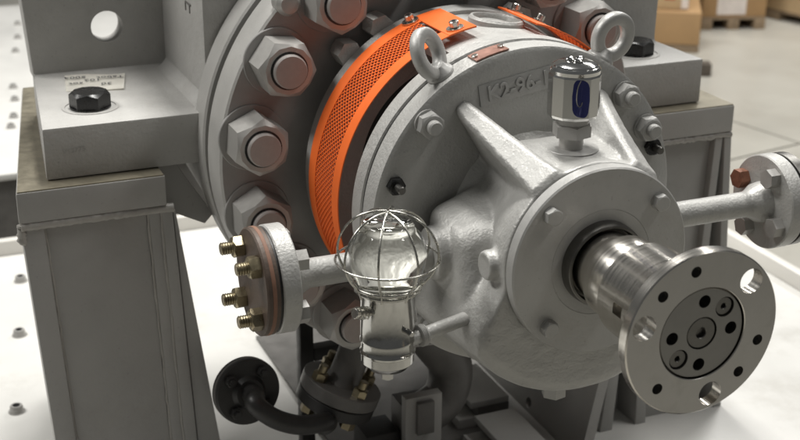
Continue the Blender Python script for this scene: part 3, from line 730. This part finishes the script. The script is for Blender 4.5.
# ------------------------------------------------------------------ pedestals
def pedL():
    p = thing('support_pedestal', 'grey welded steel pedestal under the left foot, broad front panel in full view', 'pedestal', (-.38, .84, DZ), 'pump pedestals')
    bm = bmesh.new(); hexa(bm, [(-.482, .616), (-.313, .616), (-.313, 1.06), (-.4165, 1.06)], -.0575, -.0205, .0025); o = obj('top_plate', bm, 'pedestal', p)
    bm = bmesh.new(); hexa(bm, [(-.4805, .6175), (-.3145, .6175), (-.3145, 1.0585), (-.4152, 1.0585)], -.0206, -.0192); obj('machined_pad', bm, 'bare_top', p, smooth=False)
    bm = bmesh.new(); 
    F = [(-.474, -.0576), (-.317, -.0576), (-.272, DZ), (-.4555, DZ)]; K = [(-.415, -.0576), (-.317, -.0576), (-.272, DZ), (-.395, DZ)]
    A = [bm.verts.new((x, .640, z)) for x, z in F]; B = [bm.verts.new((x, 1.045, z)) for x, z in K]; bm.faces.new(A); bm.faces.new(B[::-1])
    for i in range(4): bm.faces.new((A[i], B[i], B[(i+1) % 4], A[(i+1) % 4]))
    obj('column', bm, 'pedestal', p)
    # front plates
    def plate(xt0, xt1, xb0, xb1, y0, z0=-.066, nm='front_plate'):
        bm = bmesh.new(); prism(bm, [(xt0, z0), (xt1, z0), (xb1, DZ), (xb0, DZ)], y0, .6402, .0012); return obj(nm, bm, 'pedestal', p)
    plate(-.4525, -.3360, -.4325, -.3215, .626, nm='front_panel')
    plate(-.4795, -.4545, -.4585, -.4345, .6195, nm='side_plate')
    plate(-.3340, -.3205, -.3190, -.3060, .6225, nm='side_plate')
    plate(-.3190, -.3060, -.3040, -.2870, .6205, nm='side_plate')
    plate(-.3045, -.3015, -.2855, -.2480, .6245, -.068, nm='side_plate')
    for (x0, x1, y) in ((-.4530, -.4330, .6255), (-.3350, -.3200, .6250), (-.3198, -.3050, .6220)):
        bm = bmesh.new(); n = 40; tube(bm, [(lerp(x0, x1, i/n)+random.uniform(-.0006, .0006), y, lerp(-.066, DZ, i/n)) for i in range(n+1)], [random.uniform(.0014, .0021) for i in range(n+1)], 8)
        obj('weld_bead', bm, 'weld', p, ang=60)
    bm = bmesh.new(); n = 60; tube(bm, [(lerp(-.4800, -.305, i/n), .6205+random.uniform(-.0006, .0006), -.0620+random.uniform(-.0004, .0004)) for i in range(n+1)], [random.uniform(.0050, .0060) for i in range(n+1)], 10)
    obj('weld_bead', bm, 'weld', p, ang=60)
    bm = bmesh.new(); n = 12; tube(bm, [(-.4795+random.uniform(-.001, .001), .6215, -.060-.002*i) for i in range(n+1)], [random.uniform(.003, .006) for i in range(n+1)], 10); obj('weld_bead', bm, 'weld', p, ang=60)
    bm = bmesh.new(); prism(bm, [(-.316, -.014), (-.294, -.016), (-.247, -.0935), (-.258, -.105), (-.316, -.075)], .662, .674, .001); obj('gusset', bm, 'pedestal', p)
pedL()
def pedR():
    p = thing('support_pedestal', 'grey welded steel pedestal under the right foot, behind the coupling hub', 'pedestal', (.37, .84, DZ), 'pump pedestals')
    bm = bmesh.new(); box(bm, .313, .4845, .616, .96, -.0585, -.0205, bev=.0025); obj('top_plate', bm, 'pedestal', p)
    bm = bmesh.new(); box(bm, .3145, .483, .6175, .9585, -.0206, -.0192); obj('machined_pad', bm, 'bare_top', p, smooth=False)
    bm = bmesh.new(); prism(bm, [(.3275, -.0586), (.478, -.0586), (.508, DZ), (.262, DZ)], .668, .95); obj('column', bm, 'pedestal', p)
    zt = -.0665
    def plate(xt0, xt1, xb0, xb1, y0, z0=zt, y1=.668, nm='side_plate'):
        bm = bmesh.new(); prism(bm, [(xt0, z0), (xt1, z0), (xb1, DZ), (xb0, DZ)], y0, y1, .0012); return obj(nm, bm, 'pedestal', p)
    # inner inclined side wall facing the pump, with a hole
    bm = bmesh.new(); prism(bm, [(.315, -.0586), (.327, -.0586), (.2455, DZ), (.2285, DZ)], .55, 1.0, .0)
    me = boolean(finish(bm), [cutter(.0078, .1, .4, T(0, .706, -.481) @ MX, 24)]); put('side_wall', me, 'pedestal', p)
    plate(.3275, .3400, .246, .304, .622, nm='front_plate')
    plate(.3400, .3480, .3045, .3245, .617)
    plate(.3485, .3600, .3650, .3820, .617)
    plate(.3600, .4600, .3822, .4440, .630, nm='front_panel')
    plate(.4600, .4720, .4440, .4585, .619)
    plate(.4735, .4850, .5040, .5170, .617)
    bm = bmesh.new(); n = 50; tube(bm, [(lerp(.325, .484, i/n), .6205+random.uniform(-.0005, .0005), -.0630+random.uniform(-.0008, .0008)) for i in range(n+1)], [random.uniform(.004, .0055) for i in range(n+1)], 10)
    obj('weld_bead', bm, 'weld', p, ang=60)
pedR()

# ------------------------------------------------------------------ steel pieces and shade sheet under the pump
def channel(x0, x1, y0, y1, z1, label):
    DZ = -.4935
    p = thing('steel_channel', label, 'steel channel', ((x0+x1)/2, (y0+y1)/2, DZ), 'steel channels under the pump')
    bm = bmesh.new(); box(bm, x0+.012, x1, y0, y1, DZ, z1-.0102); obj('web', bm, 'dark_paint', p)
    bm = bmesh.new(); box(bm, x0, x1, y0, y1, z1-.010, z1, bev=.0015); obj('flange', bm, 'pedestal', p)
    bm = bmesh.new(); box(bm, x0-.018, x0+.0118, y0+.002, y1-.002, DZ, z1-.026, bev=.0015); obj('toe', bm, 'pedestal', p)
channel(.128, .190, .690, .800, -.452, 'short grey channel piece on the deck, the one farther from the coupling hub')
channel(.117, .180, .470, .656, -.452, 'grey channel piece on the deck, nearer the coupling hub')
bm = bmesh.new(); box(bm, .196, .224, .46, .96, DZ, -.488, bev=.0015)
tag(obj('base_strip', bm, 'pedestal'), 'flat steel strip along the foot of the right pedestal', 'steel strip')
bm = bmesh.new(); box(bm, -.075, .1945, .42, 1.10, DZ+.0005, DZ+.006, bev=.001)  # dark sheet added to stand for the shade under the pump
tag(obj('shade_sheet', bm, 'dark_paint'), 'dark sheet added on the white deck as shade beneath the pump', 'shade sheet')
# dark post with bracket under the casing
p = thing('support_post', 'dark grey post with square bracket standing under the pump below the oiler', 'post', (-.005, .60, -.494))
bm = bmesh.new(); box(bm, -.022, .022, .585, .63, -.4938, -.375, bev=.001); obj('post', bm, 'dark_paint', p)
bm = bmesh.new(); box(bm, -.026, .026, .570, .5845, -.445, -.352, bev=.001); obj('bracket_plate', bm, 'pedestal', p)
bm = bmesh.new(); box(bm, -.012, .012, .562, .5695, -.405, -.358, bev=.001); obj('clip', bm, 'dark_paint', p)
bm = bmesh.new(); box(bm, -.073, -.0265, .59, .64, -.4938, -.41, bev=.001); obj('side_block', bm, 'matte_black', p)
# black square tube frame
p = thing('tube_frame', 'black square tube bracket hanging between the casing and the drain flange', 'bracket', (-.11, .70, DZ))
bm = bmesh.new(); box(bm, -.1295, -.1105, .69, .709, DZ, -.235, bev=.002); obj('upright', bm, 'matte_black', p)
bm = bmesh.new(); box(bm, -.1103, .05, .69, .709, -.338, -.319, bev=.002); obj('cross_tube', bm, 'matte_black', p)

# ------------------------------------------------------------------ paper slip on the foot
bm = bmesh.new(); q = [(-.383, .861), (-.309, .843), (-.325, .772), (-.393, .789)]; n = 8; rows = []
for i in range(n+1):
    a = Vector(q[0]).lerp(Vector(q[3]), i/n); b_ = Vector(q[1]).lerp(Vector(q[2]), i/n); row = []
    for j in range(n+1):
        v = a.lerp(b_, j/n); row.append(bm.verts.new((v.x, v.y, .0438+.0022*(1-i/n)**2*(.5+.5*math.sin(j*.7))+.0015*(j/n)**3)))
    rows.append(row)
for A, B in zip(rows[:-1], rows[1:]):
    for j in range(n): bm.faces.new((A[j], A[j+1], B[j+1], B[j]))
pr = bmesh.ops.solidify(bm, geom=bm.faces[:], thickness=.0003)
paper = tag(obj('paper_slip', bm, 'paper', ang=60), 'white paper slip with writing under the black bolt on the left foot', 'paper')
pang = math.atan2(.843-.861, .074)+math.pi
for (s, u, v) in (('Tabot', .76, .28), ('5004', .17, .25), ('102', .46, .42), ('3d', .70, .66), ('sot', .18, .60)):
    a = Vector(q[0]).lerp(Vector(q[3]), v); b_ = Vector(q[1]).lerp(Vector(q[2]), v); w = a.lerp(b_, u)
    put('handwriting', text_mesh(s, .0140, .0001), 'ink', paper, T(w.x, w.y, .0474-.0025*v) @ Matrix.Rotation(pang+.08, 4, 'Z') @ Matrix.Rotation(R(0), 4, 'X'))

# ------------------------------------------------------------------ goods behind (right background)
def frame_at(x, y, e1): 
    e1 = Vector((e1[0], e1[1], 0)).normalized(); e2 = Vector((-e1.y, e1.x, 0))
    if e2.y < 0: e2 = -e2
    return Matrix(((e1.x, e2.x, 0, x), (e1.y, e2.y, 0, y), (0, 0, 1, 0), (0, 0, 0, 1)))
def pallet(fr, w, d, h, label):
    o0 = fr.translation
    p = thing('wooden_pallet', label, 'pallet', (o0.x, o0.y, FZ), 'pallets on the floor behind')
    def bx_(nm, x0, x1, y0, y1, z0, z1, m='wood'):
        bm = bmesh.new(); box(bm, x0, x1, y0, y1, z0, z1, fr, bev=.003); obj(nm, bm, m, p)
    for i in range(5): bx_('deck_board', 0, w, i*d/5+.004, (i+1)*d/5-.012, FZ+h-.012, FZ+h)
    bw = w*.17
    for k in range(3):
        for j in range(3): bx_('block', k*(w-bw)/2, k*(w-bw)/2+bw, j*(d-.10)/2, j*(d-.10)/2+.10, FZ+.0139, FZ+h-.0122)
        bx_('runner', k*(w-bw)/2, k*(w-bw)/2+bw, 0, d, FZ, FZ+.0138)
    return p
def carton(fr, x0, x1, y0, y1, z0, z1, m, label, marks=()):
    bm = bmesh.new(); box(bm, x0, x1, y0, y1, z0, z1, fr, bev=.004)
    o = tag(obj('cardboard_box', bm, m), label, 'box', 'cartons behind')
    for (a0, a1, b0, b1, mm, nm) in marks:
        bm = bmesh.new(); box(bm, a0, a1, y0-.0015, y0-.0002, b0, b1, fr); obj(nm, bm, mm, o, smooth=False)
    return o
fA = frame_at(2.985, 4.165, (-.84, .54))
pallet(fA, .70, .5, .035, 'low wooden pallet under the tan carton beside the right foot')
carton(fA, .0, .62, .0, .45, FZ+.037, FZ+.188, 'cardboard', 'plain tan cardboard carton standing on the nearest pallet', [(.28, .32, FZ+.04, FZ+.185, 'pale_board', 'tape')])
carton(fA, .06, .60, .06, .45, FZ+.190, FZ+.50, 'pale_board', 'pale carton with a red mark, on top of the tan carton', [(.125, .175, FZ+.235, FZ+.40, 'red_print', 'red_mark'), (.062, .095, FZ+.195, FZ+.49, 'pale_print', 'label_strip')])
fB = frame_at(3.275, 4.56, (.945, -.29))
pallet(fB, .33, .5, .062, 'wooden pallet in the background under the carton with the white sheet')
carton(fB, .0, .33, .01, .48, FZ+.064, FZ+.60, 'cardboard', 'brown carton with a white sheet on its front, on the middle pallet', [(.075, .225, FZ+.075, FZ+.5, 'pale_print', 'white_sheet')])
fC = frame_at(3.76, 4.74, (.20, -.98))
pallet(fC, .8, .6, .050, 'wooden pallet farthest right in the background')
bm = bmesh.new(); box(bm, .0, .8, .0, .6, FZ+.052, FZ+.5, fC, bev=.004)
cr = tag(obj('wooden_crate', bm, 'pale_board'), 'pale wooden crate on the farthest right pallet', 'crate')
bm = bmesh.new(); box(bm, 0, .10, 0, .07, FZ, FZ+.055, frame_at(2.70, 3.83, (.9, -.4)), bev=.004)
tag(obj('wood_block', bm, 'dark_wood'), 'small dark block lying on the floor behind the right foot', 'block')
